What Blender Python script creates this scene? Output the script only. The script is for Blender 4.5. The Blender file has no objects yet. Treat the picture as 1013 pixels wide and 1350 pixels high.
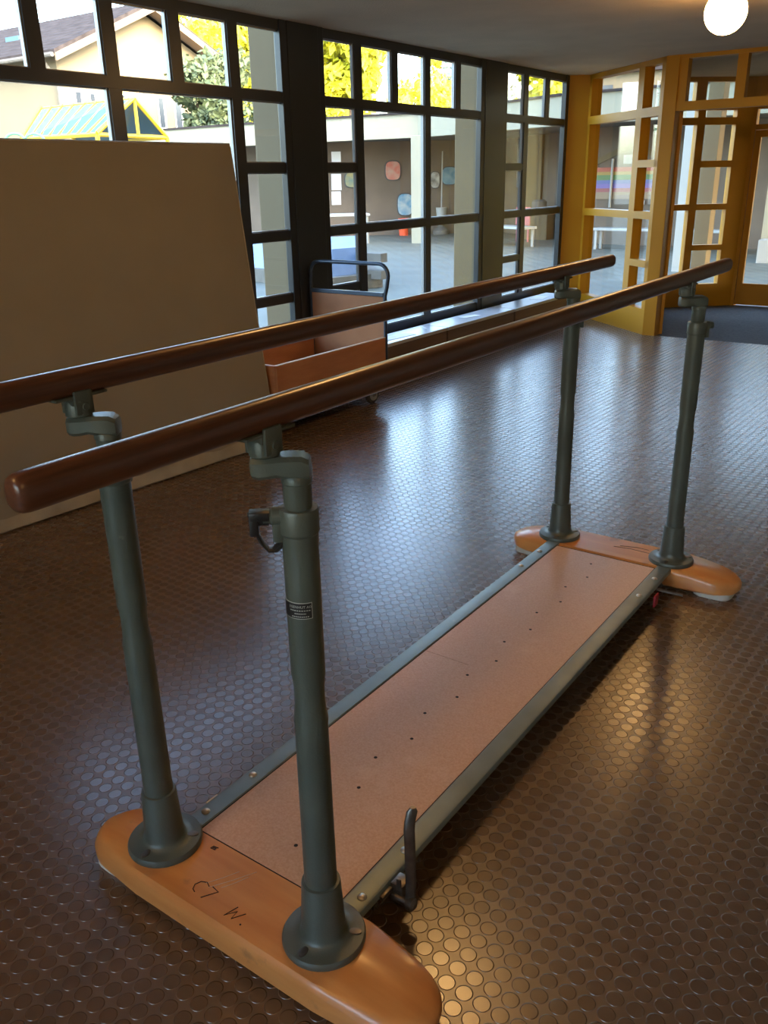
import bpy, bmesh, math, random
from mathutils import Vector, Matrix
random.seed(7)
S = bpy.context.scene
COL = S.collection
PI = math.pi

# ------------------------------------------------------------------ camera
F, PITCH, ROLL, YAW = 1123.8269, 0.3723, 0.0213, -0.6237
CAM = Vector((1.1726, -1.0284, 1.6064))
def cam_axes():
    cy, sy, cp, sp = math.cos(YAW), math.sin(YAW), math.cos(PITCH), math.sin(PITCH)
    f = Vector((sy*cp, cy*cp, -sp)); r = Vector((cy, -sy, 0)); d = f.cross(r)
    cr, sr = math.cos(ROLL), math.sin(ROLL)
    return cr*r + sr*d, -sr*r + cr*d, f
RX, RD, RF = cam_axes()
cd = bpy.data.cameras.new('camera')
cam = bpy.data.objects.new('camera', cd); COL.objects.link(cam)
cd.sensor_width = 36.0; cd.sensor_fit = 'AUTO'; cd.lens = F*36.0/1350.0
cd.clip_start = 0.02; cd.clip_end = 500
M = Matrix.Identity(4)
for i in range(3):
    M[i][0] = RX[i]; M[i][1] = -RD[i]; M[i][2] = -RF[i]; M[i][3] = CAM[i]
cam.matrix_world = M
S.camera = cam

# ------------------------------------------------------------------ mesh helpers
class MB:
    def __init__(s):
        s.bm = bmesh.new(); s.mi = 0; s.smooth_angle = 35
    def _tag(s, faces):
        for f in faces: f.material_index = s.mi
    def m(s, i): s.mi = i; return s
    def hexa(s, pts):
        v = [s.bm.verts.new(p) for p in pts]
        fs = [s.bm.faces.new([v[i] for i in q]) for q in ((0,3,2,1),(4,5,6,7),(0,1,5,4),(1,2,6,5),(2,3,7,6),(3,0,4,7))]
        s._tag(fs); return s
    def box(s, a, b, bev=0.0):
        x0,y0,z0 = [min(p,q) for p,q in zip(a,b)]; x1,y1,z1 = [max(p,q) for p,q in zip(a,b)]
        v = [s.bm.verts.new(p) for p in ((x0,y0,z0),(x1,y0,z0),(x1,y1,z0),(x0,y1,z0),(x0,y0,z1),(x1,y0,z1),(x1,y1,z1),(x0,y1,z1))]
        fs = [s.bm.faces.new([v[i] for i in q]) for q in ((0,3,2,1),(4,5,6,7),(0,1,5,4),(1,2,6,5),(2,3,7,6),(3,0,4,7))]
        s._tag(fs)
        if bev > 0:
            es = list({e for f in fs for e in f.edges})
            r = bmesh.ops.bevel(s.bm, geom=es, offset=bev, segments=2, affect='EDGES', profile=0.5)
            s._tag([f for f in r['faces']])
        return s
    def obox(s, c, ux, uy, uz, bev=0.0):
        """box round centre c with half-axis vectors"""
        c, ux, uy, uz = Vector(c), Vector(ux), Vector(uy), Vector(uz)
        P = [c+sx*ux+sy*uy+sz*uz for sx,sy,sz in ((-1,-1,-1),(1,-1,-1),(1,1,-1),(-1,1,-1),(-1,-1,1),(1,-1,1),(1,1,1),(-1,1,1))]
        v = [s.bm.verts.new(p) for p in P]
        fs = [s.bm.faces.new([v[i] for i in q]) for q in ((0,3,2,1),(4,5,6,7),(0,1,5,4),(1,2,6,5),(2,3,7,6),(3,0,4,7))]
        s._tag(fs)
        if bev > 0:
            es = list({e for f in fs for e in f.edges})
            r = bmesh.ops.bevel(s.bm, geom=es, offset=bev, segments=2, affect='EDGES', profile=0.5)
            s._tag(r['faces'])
        return s
    def rings(s, rings, close=True, cap=True):
        R = [[s.bm.verts.new(p) for p in r] for r in rings]
        n = len(R[0]); fs = []
        for a, b in zip(R, R[1:]):
            for i in range(n if close else n-1):
                j = (i+1) % n
                fs.append(s.bm.faces.new((a[i], a[j], b[j], b[i])))
        if cap and close:
            fs.append(s.bm.faces.new(list(reversed(R[0])))); fs.append(s.bm.faces.new(R[-1]))
        s._tag(fs); return s
    def lathe(s, prof, c, seg=32, axis=Vector((0,0,1))):
        """prof: list of (radius, height along axis)"""
        axis = Vector(axis).normalized(); q = Vector((0,0,1)).rotation_difference(axis); c = Vector(c)
        rr = []
        for r, h in prof:
            r = max(r, 1e-4)
            rr.append([c + q @ Vector((r*math.cos(2*PI*i/seg), r*math.sin(2*PI*i/seg), h)) for i in range(seg)])
        return s.rings(rr)
    def cyl(s, a, b, r, r2=None, seg=20):
        a, b = Vector(a), Vector(b); L = (b-a).length
        return s.lathe([(r,0),(r if r2 is None else r2, L)], a, seg, b-a)
    def tube(s, pts, r, seg=10, radii=None):
        pts = [Vector(p) for p in pts]; rr = []; up = None
        for i, p in enumerate(pts):
            t = (pts[min(i+1,len(pts)-1)] - pts[max(i-1,0)]).normalized()
            if up is None:
                up = t.orthogonal().normalized()
            up = (up - t*up.dot(t)).normalized(); w = t.cross(up)
            k = radii[i] if radii else r
            rr.append([p + k*(math.cos(2*PI*j/seg)*up + math.sin(2*PI*j/seg)*w) for j in range(seg)])
        return s.rings(rr)
    def prism(s, poly, z0, z1):
        a = [s.bm.verts.new((x,y,z0)) for x,y in poly]; b = [s.bm.verts.new((x,y,z1)) for x,y in poly]
        n = len(poly); fs = [s.bm.faces.new(list(reversed(a))), s.bm.faces.new(b)]
        fs += [s.bm.faces.new((a[i],a[(i+1)%n],b[(i+1)%n],b[i])) for i in range(n)]
        s._tag(fs); return s
    def extrude_poly(s, pts, d):
        """planar polygon of 3-D points extruded by vector d"""
        d = Vector(d); a = [s.bm.verts.new(p) for p in pts]; b = [s.bm.verts.new(Vector(p)+d) for p in pts]; n = len(pts)
        fs = [s.bm.faces.new(list(reversed(a))), s.bm.faces.new(b)]
        fs += [s.bm.faces.new((a[i],a[(i+1)%n],b[(i+1)%n],b[i])) for i in range(n)]
        s._tag(fs); return s
    def quad(s, *pts):
        s._tag([s.bm.faces.new([s.bm.verts.new(p) for p in pts])]); return s
    def ball(s, c, r, seg=24, squash=1.0):
        n = seg//2
        return s.lathe([(r*math.sin(PI*i/n), -r*squash*math.cos(PI*i/n)) for i in range(n+1)], c, seg)
    def build(s, name, mats, parent=None, loc=None, smooth=True):
        if not isinstance(mats, (list, tuple)): mats = [mats]
        bmesh.ops.recalc_face_normals(s.bm, faces=s.bm.faces[:])
        if parent is not None:
            off = Vector((0,0,0)); p = parent
            while p is not None: off += p.location; p = p.parent
        else:
            if loc is None:
                xs = [v.co for v in s.bm.verts]
                lo = [min(v[i] for v in xs) for i in range(3)]; hi = [max(v[i] for v in xs) for i in range(3)]
                loc = ((lo[0]+hi[0])/2, (lo[1]+hi[1])/2, lo[2])
            off = Vector(loc)
        bmesh.ops.translate(s.bm, verts=s.bm.verts[:], vec=-off)
        me = bpy.data.meshes.new(name); s.bm.to_mesh(me); s.bm.free()
        for mt in mats: me.materials.append(mt)
        if smooth:
            for p in me.polygons: p.use_smooth = True
            try: me.set_sharp_from_angle(angle=math.radians(s.smooth_angle))
            except Exception: pass
        o = bpy.data.objects.new(name, me); COL.objects.link(o)
        if parent is not None: o.parent = parent
        else: o.location = off
        return o
def tag(o, label=None, cat=None, group=None, kind=None):
    if label: o['label'] = label
    if cat: o['category'] = cat
    if group: o['group'] = group
    if kind: o['kind'] = kind
    return o
def thing(name, loc, label=None, cat=None, group=None, kind=None):
    o = bpy.data.objects.new(name, None); COL.objects.link(o); o.location = loc
    o.empty_display_size = 0.1
    return tag(o, label, cat, group, kind)

# ------------------------------------------------------------------ materials
def lin(r, g, b):
    f = lambda c: (c/255/12.92 if c/255 <= .04045 else ((c/255+.055)/1.055)**2.4)
    return (f(r), f(g), f(b))
def mat(name, col, rough=.5, metal=0.0, var=0.0, vscale=6.0, vstretch=(1,1,1), bump=0.0, bscale=60.0, col2=None, spec=.5, coat=0.0, trans=0.0):
    m = bpy.data.materials.new(name); m.use_nodes = True
    nt = m.node_tree; b = nt.nodes['Principled BSDF']
    b.inputs['Base Color'].default_value = (*col, 1); b.inputs['Roughness'].default_value = rough
    b.inputs['Metallic'].default_value = metal; b.inputs['Specular IOR Level'].default_value = spec
    b.inputs['Coat Weight'].default_value = coat; b.inputs['Coat Roughness'].default_value = .15
    tc = mp = None
    if var > 0 or bump > 0 or col2:
        tc = nt.nodes.new('ShaderNodeTexCoord'); mp = nt.nodes.new('ShaderNodeMapping')
        nt.links.new(tc.outputs['Object'], mp.inputs['Vector'])
        mp.inputs['Scale'].default_value = vstretch
    if var > 0 or col2:
        n = nt.nodes.new('ShaderNodeTexNoise'); n.inputs['Scale'].default_value = vscale; n.inputs['Detail'].default_value = 5
        nt.links.new(mp.outputs[0], n.inputs['Vector'])
        rp = nt.nodes.new('ShaderNodeValToRGB'); rp.color_ramp.elements[0].position = .32; rp.color_ramp.elements[1].position = .68
        c2 = col2 or tuple(min(1, c*(1+var)) for c in col)
        c1 = col if col2 else tuple(c*(1-var) for c in col)
        rp.color_ramp.elements[0].color = (*c1, 1); rp.color_ramp.elements[1].color = (*c2, 1)
        nt.links.new(n.outputs['Fac'], rp.inputs['Fac']); nt.links.new(rp.outputs['Color'], b.inputs['Base Color'])
    if bump > 0:
        n2 = nt.nodes.new('ShaderNodeTexNoise'); n2.inputs['Scale'].default_value = bscale; n2.inputs['Detail'].default_value = 4
        nt.links.new(tc.outputs['Object'], n2.inputs['Vector'])
        bp = nt.nodes.new('ShaderNodeBump'); bp.inputs['Strength'].default_value = min(1, bump); bp.inputs['Distance'].default_value = .004
        nt.links.new(n2.outputs['Fac'], bp.inputs['Height']); nt.links.new(bp.outputs['Normal'], b.inputs['Normal'])
    return m
def glow(name, col, strength):
    m = bpy.data.materials.new(name); m.use_nodes = True; nt = m.node_tree
    b = nt.nodes['Principled BSDF']; b.inputs['Base Color'].default_value = (.9,.88,.8,1); b.inputs['Roughness'].default_value = .2
    b.inputs['Emission Color'].default_value = (*col, 1); b.inputs['Emission Strength'].default_value = strength
    return m
def glass(name, tint=(.96,.98,.97), refl=1.0):
    m = bpy.data.materials.new(name); m.use_nodes = True; nt = m.node_tree
    for n in list(nt.nodes):
        if n.type != 'OUTPUT_MATERIAL': nt.nodes.remove(n)
    out = [n for n in nt.nodes if n.type == 'OUTPUT_MATERIAL'][0]
    t = nt.nodes.new('ShaderNodeBsdfTransparent'); t.inputs['Color'].default_value = (*tint, 1)
    g = nt.nodes.new('ShaderNodeBsdfGlossy'); g.inputs['Roughness'].default_value = .02
    fr = nt.nodes.new('ShaderNodeLayerWeight'); fr.inputs['Blend'].default_value = .5
    pw = nt.nodes.new('ShaderNodeMath'); pw.operation = 'POWER'; pw.inputs[1].default_value = 4.0
    mu = nt.nodes.new('ShaderNodeMath'); mu.operation = 'MULTIPLY_ADD'; mu.inputs[1].default_value = .9*refl; mu.inputs[2].default_value = .035*refl
    nt.links.new(fr.outputs['Facing'], pw.inputs[0])
    mx = nt.nodes.new('ShaderNodeMixShader')
    nt.links.new(pw.outputs[0], mu.inputs[0]); nt.links.new(mu.outputs[0], mx.inputs[0])
    nt.links.new(t.outputs[0], mx.inputs[1]); nt.links.new(g.outputs[0], mx.inputs[2]); nt.links.new(mx.outputs[0], out.inputs[0])
    return m
def stud_floor():
    m = bpy.data.materials.new('studded_rubber'); m.use_nodes = True; nt = m.node_tree; L = nt.links.new
    b = nt.nodes['Principled BSDF']
    tc = nt.nodes.new('ShaderNodeTexCoord'); mp = nt.nodes.new('ShaderNodeMapping')
    P = 0.04365
    mp.inputs['Rotation'].default_value = (0,0,math.radians(1.8)); mp.inputs['Scale'].default_value = (1/P,1/P,0)
    mp.inputs['Location'].default_value = (FLOOR_OFF[0], FLOOR_OFF[1], 0)
    L(tc.outputs['Object'], mp.inputs['Vector'])
    fr = nt.nodes.new('ShaderNodeVectorMath'); fr.operation = 'FRACTION'; L(mp.outputs[0], fr.inputs[0])
    sb = nt.nodes.new('ShaderNodeVectorMath'); sb.operation = 'SUBTRACT'; sb.inputs[1].default_value = (.5,.5,0); L(fr.outputs[0], sb.inputs[0])
    ln = nt.nodes.new('ShaderNodeVectorMath'); ln.operation = 'LENGTH'; L(sb.outputs[0], ln.inputs[0])
    mr = nt.nodes.new('ShaderNodeMapRange'); mr.interpolation_type = 'SMOOTHSTEP'
    mr.inputs['From Min'].default_value = .395; mr.inputs['From Max'].default_value = .450; mr.inputs['To Min'].default_value = 1; mr.inputs['To Max'].default_value = 0
    L(ln.outputs['Value'], mr.inputs['Value'])
    n2 = nt.nodes.new('ShaderNodeTexNoise'); n2.inputs['Scale'].default_value = 350; n2.inputs['Detail'].default_value = 2; L(tc.outputs['Object'], n2.inputs['Vector'])
    ad = nt.nodes.new('ShaderNodeMath'); ad.operation = 'MULTIPLY_ADD'; ad.inputs[1].default_value = .02; L(n2.outputs['Fac'], ad.inputs[0]); L(mr.outputs[0], ad.inputs[2])
    bp = nt.nodes.new('ShaderNodeBump'); bp.inputs['Strength'].default_value = 1.0; bp.inputs['Distance'].default_value = .0026
    L(ad.outputs[0], bp.inputs['Height']); L(bp.outputs['Normal'], b.inputs['Normal'])
    n = nt.nodes.new('ShaderNodeTexNoise'); n.inputs['Scale'].default_value = 1.3; n.inputs['Detail'].default_value = 6; L(tc.outputs['Object'], n.inputs['Vector'])
    rp = nt.nodes.new('ShaderNodeValToRGB'); rp.color_ramp.elements[0].position = .3; rp.color_ramp.elements[1].position = .7
    rp.color_ramp.elements[0].color = (*FLOOR_A, 1); rp.color_ramp.elements[1].color = (*FLOOR_B, 1)
    L(n.outputs['Fac'], rp.inputs['Fac'])
    gp = nt.nodes.new('ShaderNodeMix'); gp.data_type = 'RGBA'; gp.blend_type = 'MULTIPLY'; gp.inputs[0].default_value = 1.0
    gp.inputs[7].default_value = (1.14,1.15,1.16,1); L(rp.outputs[0], gp.inputs[6])      # dusty ground between the studs
    mc = nt.nodes.new('ShaderNodeMix'); mc.data_type = 'RGBA'
    L(mr.outputs[0], mc.inputs[0]); L(gp.outputs[2], mc.inputs[6]); L(rp.outputs[0], mc.inputs[7]); L(mc.outputs[2], b.inputs['Base Color'])
    ro = nt.nodes.new('ShaderNodeMapRange'); ro.inputs['To Min'].default_value = .30; ro.inputs['To Max'].default_value = .24
    L(mr.outputs[0], ro.inputs['Value']); L(ro.outputs[0], b.inputs['Roughness'])
    b.inputs['Specular IOR Level'].default_value = 1.0; b.inputs['IOR'].default_value = 1.56
    return m
FLOOR_OFF = (0.481, 0.390)
FLOOR_A, FLOOR_B = (.100,.060,.035), (.130,.080,.048)

M_floor = stud_floor()
M_carpet = mat('entrance_carpet_fibre', (.10,.098,.095), .95, var=.25, vscale=40, bump=1, bscale=400)
M_ceil = mat('rough_plaster', (.58,.46,.32), .9, var=.05, vscale=3, bump=1, bscale=70)
M_wall = mat('painted_wall', (.42,.38,.32), .8)
M_dark = mat('black_frame_metal', (.030,.034,.042), .33, metal=.2, var=.12, vscale=2)
M_pillar = mat('black_pillar_panel', (.028,.032,.038), .28, metal=.2, var=.12, vscale=1.5)
M_alu = mat('aluminium_edge', (.30,.31,.32), .4, metal=.5)
M_yellow = mat('yellow_frame_paint', (.50,.225,.008), .45, var=.06, vscale=1.5, spec=.35)
M_glass = glass('window_glass')
M_bar = mat('bar_varnished_wood', (.075,.030,.017), .29, vscale=9, vstretch=(14,.5,14), col2=(.125,.050,.027), coat=.05)
M_foot = mat('foot_varnished_plywood', (.55,.215,.055), .34, vscale=5, vstretch=(.6,5,5), col2=(.66,.30,.09), coat=.3)
M_footend = mat('foot_worn_patch', (.30,.15,.07), .5, var=.4, vscale=14)
M_board = mat('hardboard_panel', (.57,.325,.19), .36, vscale=180, col2=(.66,.42,.265), coat=.15)
M_hole = mat('drilled_hole_dark', (.012,.008,.006), .8)
M_seam = mat('seam_gap_dark', (.02,.012,.008), .9)
M_post = mat('green_grey_paint', (.086,.104,.088), .38, metal=.15, var=.12, vscale=12, bump=.15, bscale=250)
M_rail = mat('rail_green_steel', (.17,.215,.21), .38, metal=.25, var=.15, vscale=8)
M_bolt = mat('zinc_bolt', (.55,.52,.47), .35, metal=.8)
M_steel = mat('worn_dark_steel', (.16,.14,.12), .38, metal=.8, var=.2, vscale=40)
M_pad = mat('white_rubber_pad', (.62,.60,.54), .7)
M_black = mat('black_enamel', (.012,.013,.014), .4)
M_letter = mat('plate_lettering', (.5,.52,.48), .5)
M_pen = mat('black_pen_ink', (.02,.012,.01), .8)
M_mat = mat('canvas_cover', (.27,.235,.185), .85, var=.05, vscale=2.5, bump=.5, bscale=500)
M_matb = mat('canvas_border', (.36,.32,.25), .85, var=.18, vscale=5, bump=.5, bscale=400)
M_box = mat('trolley_plywood', (.38,.15,.058), .42, vscale=4, vstretch=(1,1,5), col2=(.46,.20,.085))
M_boxedge = mat('plywood_cut_edge', (.66,.52,.38), .6)
M_panelbrown = mat('brown_fibre_panel', (.30,.145,.075), .7, var=.06, spec=.25)
M_tube = mat('blue_grey_tube', (.045,.065,.10), .3, metal=.4)
M_tyre = mat('black_rubber_tyre', (.02,.02,.02), .6)
M_hub = mat('grey_wheel_hub', (.25,.25,.24), .5)
M_benchtop = mat('grey_white_bench_top', (.50,.52,.55), .30, var=.06, vscale=4)
M_benchwood = mat('dark_bench_wood', (.13,.078,.052), .6, vscale=4, vstretch=(6,.5,6), col2=(.17,.105,.07))
M_paper = mat('white_paper', (.85,.86,.87), .6)
M_globe = glow('opal_globe_glow', (1.0,.57,.20), 22.0)
M_brass = mat('white_lamp_base', (.6,.55,.45), .5)
# outdoors
M_ground = mat('grey_cobbles', (.130,.132,.105), .7, var=.12, vscale=1.2, bump=.6, bscale=8)
M_cream = mat('cream_render', (.34,.31,.225), .85, var=.05, vscale=.8)
M_house = mat('house_render', (.215,.172,.108), .9, var=.06, vscale=.6)
M_tan = mat('tan_concrete', (.155,.115,.062), .85, var=.05, vscale=2)
M_brownwall = mat('brown_wall_boards', (.15,.115,.085), .8, var=.08, vscale=2)
M_tile = mat('dark_roof_tiles', (.05,.042,.042), .95, var=.25, vscale=3, spec=.03)
M_fascia_wood = mat('pinkish_bargeboard', (.27,.185,.13), .8, spec=.2)
M_win = mat('dark_house_window', (.05,.06,.075), .15)
M_winf = mat('white_window_frame', (.75,.75,.72), .5)
M_skyglass = mat('blue_roof_glass', (.065,.14,.20), .35, spec=.15)
M_cyel = mat('bright_yellow_frame', (.80,.50,.02), .45)
M_white = mat('white_painted_wood', (.36,.36,.34), .5)
M_red = mat('red_plastic', (.75,.10,.035), .45)
M_blue = mat('blue_tarpaulin', (.12,.20,.36), .4, var=.12, vscale=3)
M_greybox = mat('weathered_grey_board', (.14,.125,.105), .8, var=.15)
M_green = mat('green_plastic', (.20,.48,.28), .5)
M_pink = mat('pink_board', (.55,.16,.16), .6)
M_trunk = mat('bark', (.10,.07,.045), .9, var=.3, vscale=5)
def leafmat(name, a, b):
    m = mat(name, a, .6, vscale=1.6, col2=b)
    return m
M_leafY = leafmat('yellow_green_leaves', (.40,.40,.02), (.75,.68,.03))
M_leafG = leafmat('grey_green_leaves', (.045,.07,.035), (.12,.15,.06))
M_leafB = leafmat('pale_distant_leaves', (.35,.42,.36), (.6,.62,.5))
def scuff(m, scale, lo, hi, col, fac):
    nt = m.node_tree; b = nt.nodes['Principled BSDF']; src = b.inputs['Base Color'].links[0].from_socket
    tc = nt.nodes.new('ShaderNodeTexCoord'); n = nt.nodes.new('ShaderNodeTexNoise'); n.inputs['Scale'].default_value = scale; n.inputs['Detail'].default_value = 7; n.inputs['Roughness'].default_value = .65
    nt.links.new(tc.outputs['Object'], n.inputs['Vector'])
    mr = nt.nodes.new('ShaderNodeMapRange'); mr.inputs['From Min'].default_value = lo; mr.inputs['From Max'].default_value = hi; mr.inputs['To Max'].default_value = fac
    nt.links.new(n.outputs['Fac'], mr.inputs['Value'])
    mx = nt.nodes.new('ShaderNodeMix'); mx.data_type = 'RGBA'; mx.inputs[7].default_value = (*col,1)
    nt.links.new(mr.outputs[0], mx.inputs[0]); nt.links.new(src, mx.inputs[6]); nt.links.new(mx.outputs[2], b.inputs['Base Color'])
scuff(M_foot, 8, .60, .72, (.20,.10,.05), .7)
scuff(M_board, 5, .60, .75, (.74,.52,.36), .5)
scuff(M_post, 22, .68, .74, (.22,.22,.20), .6)
scuff(M_rail, 26, .66, .74, (.32,.30,.25), .5)
# the wave in the tile roof
def add_wave(m, scale, direction, strength=.8, dist=.05):
    nt = m.node_tree; b = nt.nodes['Principled BSDF']
    tc = nt.nodes.new('ShaderNodeTexCoord'); w = nt.nodes.new('ShaderNodeTexWave'); w.bands_direction = direction
    w.inputs['Scale'].default_value = scale; w.inputs['Distortion'].default_value = .6
    nt.links.new(tc.outputs['Object'], w.inputs['Vector'])
    bp = nt.nodes.new('ShaderNodeBump'); bp.inputs['Strength'].default_value = strength; bp.inputs['Distance'].default_value = dist
    nt.links.new(w.outputs['Fac'], bp.inputs['Height']); nt.links.new(bp.outputs['Normal'], b.inputs['Normal'])
add_wave(M_tile, .75, 'Y')
add_wave(M_ground, 1.6, 'DIAGONAL', .5, .02)

# ------------------------------------------------------------------ room shell
CZ = 2.65
XW = -3.30                       # inner face of the window wall
CORNER = (XW, 9.22)              # window wall meets the slanted yellow wall
POSTA = (-1.90, 8.05)
mb = MB(); mb.prism([(XW,-4.5),(4.2,-4.5),(4.2,8.05),(POSTA[0],8.05),CORNER], -.12, 0)
tag(mb.build('floor', M_floor, loc=(0,0,0), smooth=False), kind='structure')
mb = MB(); mb.prism([(-1.86,8.05),(1.29,8.05),(1.29,8.19),(3.18,8.19),(3.18,10.76),(-1.66,10.78),(-2.46,10.05)], -.12, -.004)
tag(mb.build('entrance_carpet', M_carpet, smooth=False), 'dark grey carpet lying in the yellow entrance porch', 'carpet')
mb = MB(); mb.prism([(XW-.12,-4.5),(4.2,-4.5),(4.2,10.9),(-1.7,10.9),(-2.56,10.1),(-2.0,8.25),(-3.36,9.40),(XW-.12,9.3)], CZ, CZ+.2)
tag(mb.build('ceiling', M_ceil, loc=(0,0,CZ), smooth=False), kind='structure')
mb = MB(); mb.box((XW-.2,-4.6,-.1),(4.3,-4.5,.85)); mb.box((XW-.2,-4.6,2.5),(4.3,-4.5,CZ+.1)); mb.box((XW-.2,-4.6,.85),(-1.44,-4.5,2.5)); mb.box((2.28,-4.6,.85),(4.3,-4.5,2.5)); tag(mb.build('wall_back', M_wall, smooth=False), kind='structure')
root = thing('window_7', (.5,-4.55,.85), kind='structure')  # unseen window added to let fill daylight in from behind the camera
f = MB()
for k in range(4): f.box((-1.44+1.24*k-.04,-4.58,.85),(-1.44+1.24*k+.04,-4.5,2.5))
f.box((-1.44,-4.575,.85),(2.28,-4.505,.93)); f.box((-1.44,-4.575,2.43),(2.28,-4.505,2.5)); f.build('frame', M_dark, root, smooth=False)
f = MB(); f.box((-1.44,-4.545,.9),(2.28,-4.538,2.46)); f.build('glass_pane', M_glass, root, smooth=False)
mb = MB(); mb.box((4.2,-4.6,-.1),(4.3,10.9,CZ+.1)); tag(mb.build('wall_right', M_wall, smooth=False), kind='structure')
mb = MB(); mb.box((XW-.15,-4.5,-.1),(XW,1.595,CZ+.05))
mb.box((XW-.15,1.595,-.1),(XW,8.95,.24))
tag(mb.build('wall_left', M_pillar, smooth=False), kind='structure')
mb = MB(); mb.box((1.3,8.05,-.1),(4.2,8.17,CZ+.05)); tag(mb.build('wall_far', M_wall, smooth=False), kind='structure')
mb = MB(); mb.box((.15,10.78,-.1),(3.2,10.87,CZ+.05)); tag(mb.build('wall_porch', M_wall, smooth=False), kind='structure')
mb = MB(); mb.box((3.2,8.17,-.1),(3.3,10.87,CZ+.05)); tag(mb.build('wall_porch_right', M_wall, smooth=False), kind='structure')
# unseen mass above the hall, added and sized to shade the court
mb = MB(); mb.prism([(XW-.3,-4.6),(12,-4.6),(12,30),(1.5,30),(1.5,11.0),(-1.7,10.95),(-3.5,9.4)], CZ+.25, 10.5)
tag(mb.build('sun_block_above', M_cream, smooth=False), kind='structure')

mb = MB(); mb.box((4.5,-18,-.1),(12,-4.7,10.5)); tag(mb.build('sun_block_outer', M_cream, smooth=False), kind='structure')  # unseen block added to keep the sun out of the back window
# window grid levels
ZT, ZU1, ZU0 = 2.585, 2.195, 2.13
ZS1, ZS0 = 1.73, 1.665
ZM1, ZM0 = 1.262, 1.195
ZL1, ZL0 = .80, .737
ZB = .385
FD = .035                         # frame depth
def window_bay(n, y0, y1, tops, wide, narrow):
    """y0..y1 opening; tops: upper mullion centres; wide: lower mullion centres; narrow: (ya,yb) of the slim column"""
    root = thing('window_%d' % n, (XW, (y0+y1)/2, ZB), kind='structure')
    f = MB(); x0, x1 = XW-FD, XW
    h = .0475
    f.box((x0,y0-.02,ZT),(x1,y1+.02,CZ+.02)); f.box((x0,y0-.02,.22),(x1,y1+.02,ZB))
    f.box((x0,y0,ZU0),(x1+.006,y1,ZU1)); f.box((x0,y0,ZM0),(x1+.006,y1,ZM1))
    for y in tops: f.box((x0,y-h,ZU1),(x1,y+h,ZT))
    for y in wide:
        f.box((x0,y-h,ZM1),(x1+.003,y+h,ZU0)); f.box((x0,y-h,ZB),(x1+.003,y+h,ZM0))
    a, b = narrow
    f.box((x0,a,ZS0),(x1,b,ZS1)); f.box((x0,a,ZL0),(x1,b,ZL1))
    f.build('frame', M_dark, root, smooth=False)
    # pale glazing beads on the far side of every opening
    g = MB()
    def bead(ya, yb, za, zb):
        g.box((x0-.004,yb-.010,za),(x0+.024,yb,zb)); g.box((x0-.004,ya,za),(x0+.004,ya+.010,zb))
        g.box((x0-.004,ya,zb-.008),(x0+.012,yb,zb)); g.box((x0-.004,ya,za),(x0+.020,yb,za+.008))
    ed = [y0] + [q for y in tops for q in (y-h, y+h)] + [y1]
    for i in range(0, len(ed), 2): bead(ed[i], ed[i+1], ZU1, ZT)
    ed = [y0] + [q for y in wide for q in (y-h, y+h)] + [y1]
    for i in range(0, len(ed), 2):
        if abs(ed[i]-a) < .2 and abs(ed[i+1]-b) < .2:
            for za, zb in ((ZS1,ZU0),(ZM1,ZS0),(ZL1,ZM0),(ZB,ZL0)): bead(ed[i], ed[i+1], za, zb)
        else:
            for za, zb in ((ZM1,ZU0),(ZB,ZM0)): bead(ed[i], ed[i+1], za, zb)
    g.build('glazing_bead', M_alu, root, smooth=False)
    p = MB(); p.box((XW-.031,y0-.01,ZB-.02),(XW-.025,y1+.01,ZT+.02)); p.build('glass_pane', M_glass, root, smooth=False)
    return root
window_bay(1, 1.595, 4.07, [2.095,2.59,3.09,3.595], [2.59,3.595], (3.64,4.07))
window_bay(2, 4.51, 6.94, [4.97,5.475,5.98,6.50], [4.97,5.98], (4.51,4.92))
window_bay(3, 7.435, 8.875, [7.895,8.41], [7.91], (7.435,7.865))
for i, (a, b) in enumerate(((4.05,4.53),(6.92,7.455),(8.86,8.95))):
    f = MB(); f.box((XW-.045,a,-.05),(XW+.012,b,CZ+.02), .004)
    if i < 2:                                    # flat cover strips of the pillar
        f.box((XW+.008,a+.07,0),(XW+.020,b-.07,CZ), .003)
    tag(f.build('trim_%d' % (i+1), M_pillar, smooth=False), kind='structure')

# ------------------------------------------------------------------ yellow entrance porch
def wall_frame(P, D):
    """returns fn(s, t, z) -> point on a vertical wall: s along D, t thickness outwards"""
    P = Vector((P[0],P[1],0)); D = Vector((D[0],D[1],0)).normalized(); N = Vector((-D.y, D.x, 0))
    return lambda s, t, z: P + D*s + N*t + Vector((0,0,z))
def wbox(mb, W, s0, s1, t0, t1, z0, z1):
    mb.hexa([W(s0,t0,z0),W(s1,t0,z0),W(s1,t1,z0),W(s0,t1,z0),W(s0,t0,z1),W(s1,t0,z1),W(s1,t1,z1),W(s0,t1,z1)])
# slanted wall A, from the free post to the corner with the dark windows
WA = wall_frame(POSTA, (-.85,.71))
root = thing('window_4', WA(.85,0,0), kind='structure')
f = MB(); d0, d1 = 0.0, -.11      # thickness runs away from the room
q0, q1 = WA(1.55,-.012,0), WA(1.55,d1,0)
f.prism([(XW-.04,8.93),(XW+.004,8.93),(q0.x,q0.y),(q1.x,q1.y),(XW-.04,9.33)], -.02, CZ+.01)       # broad corner post
wbox(f, WA, 1.50, 1.56, d0, d1-.02, 0, CZ+.01)
wbox(f, WA, 0.0, .075, d0, d1, 0, CZ+.01)
wbox(f, WA, .39, .50, d0, d1, .26, ZT+.03)
wbox(f, WA, 0, 1.55, d0, d1, 2.60, CZ+.01)
wbox(f, WA, 0, 1.55, d0+.004, d1, 2.135, 2.22)
wbox(f, WA, 0, 1.55, d0+.004, d1, 1.165, 1.24)
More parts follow.
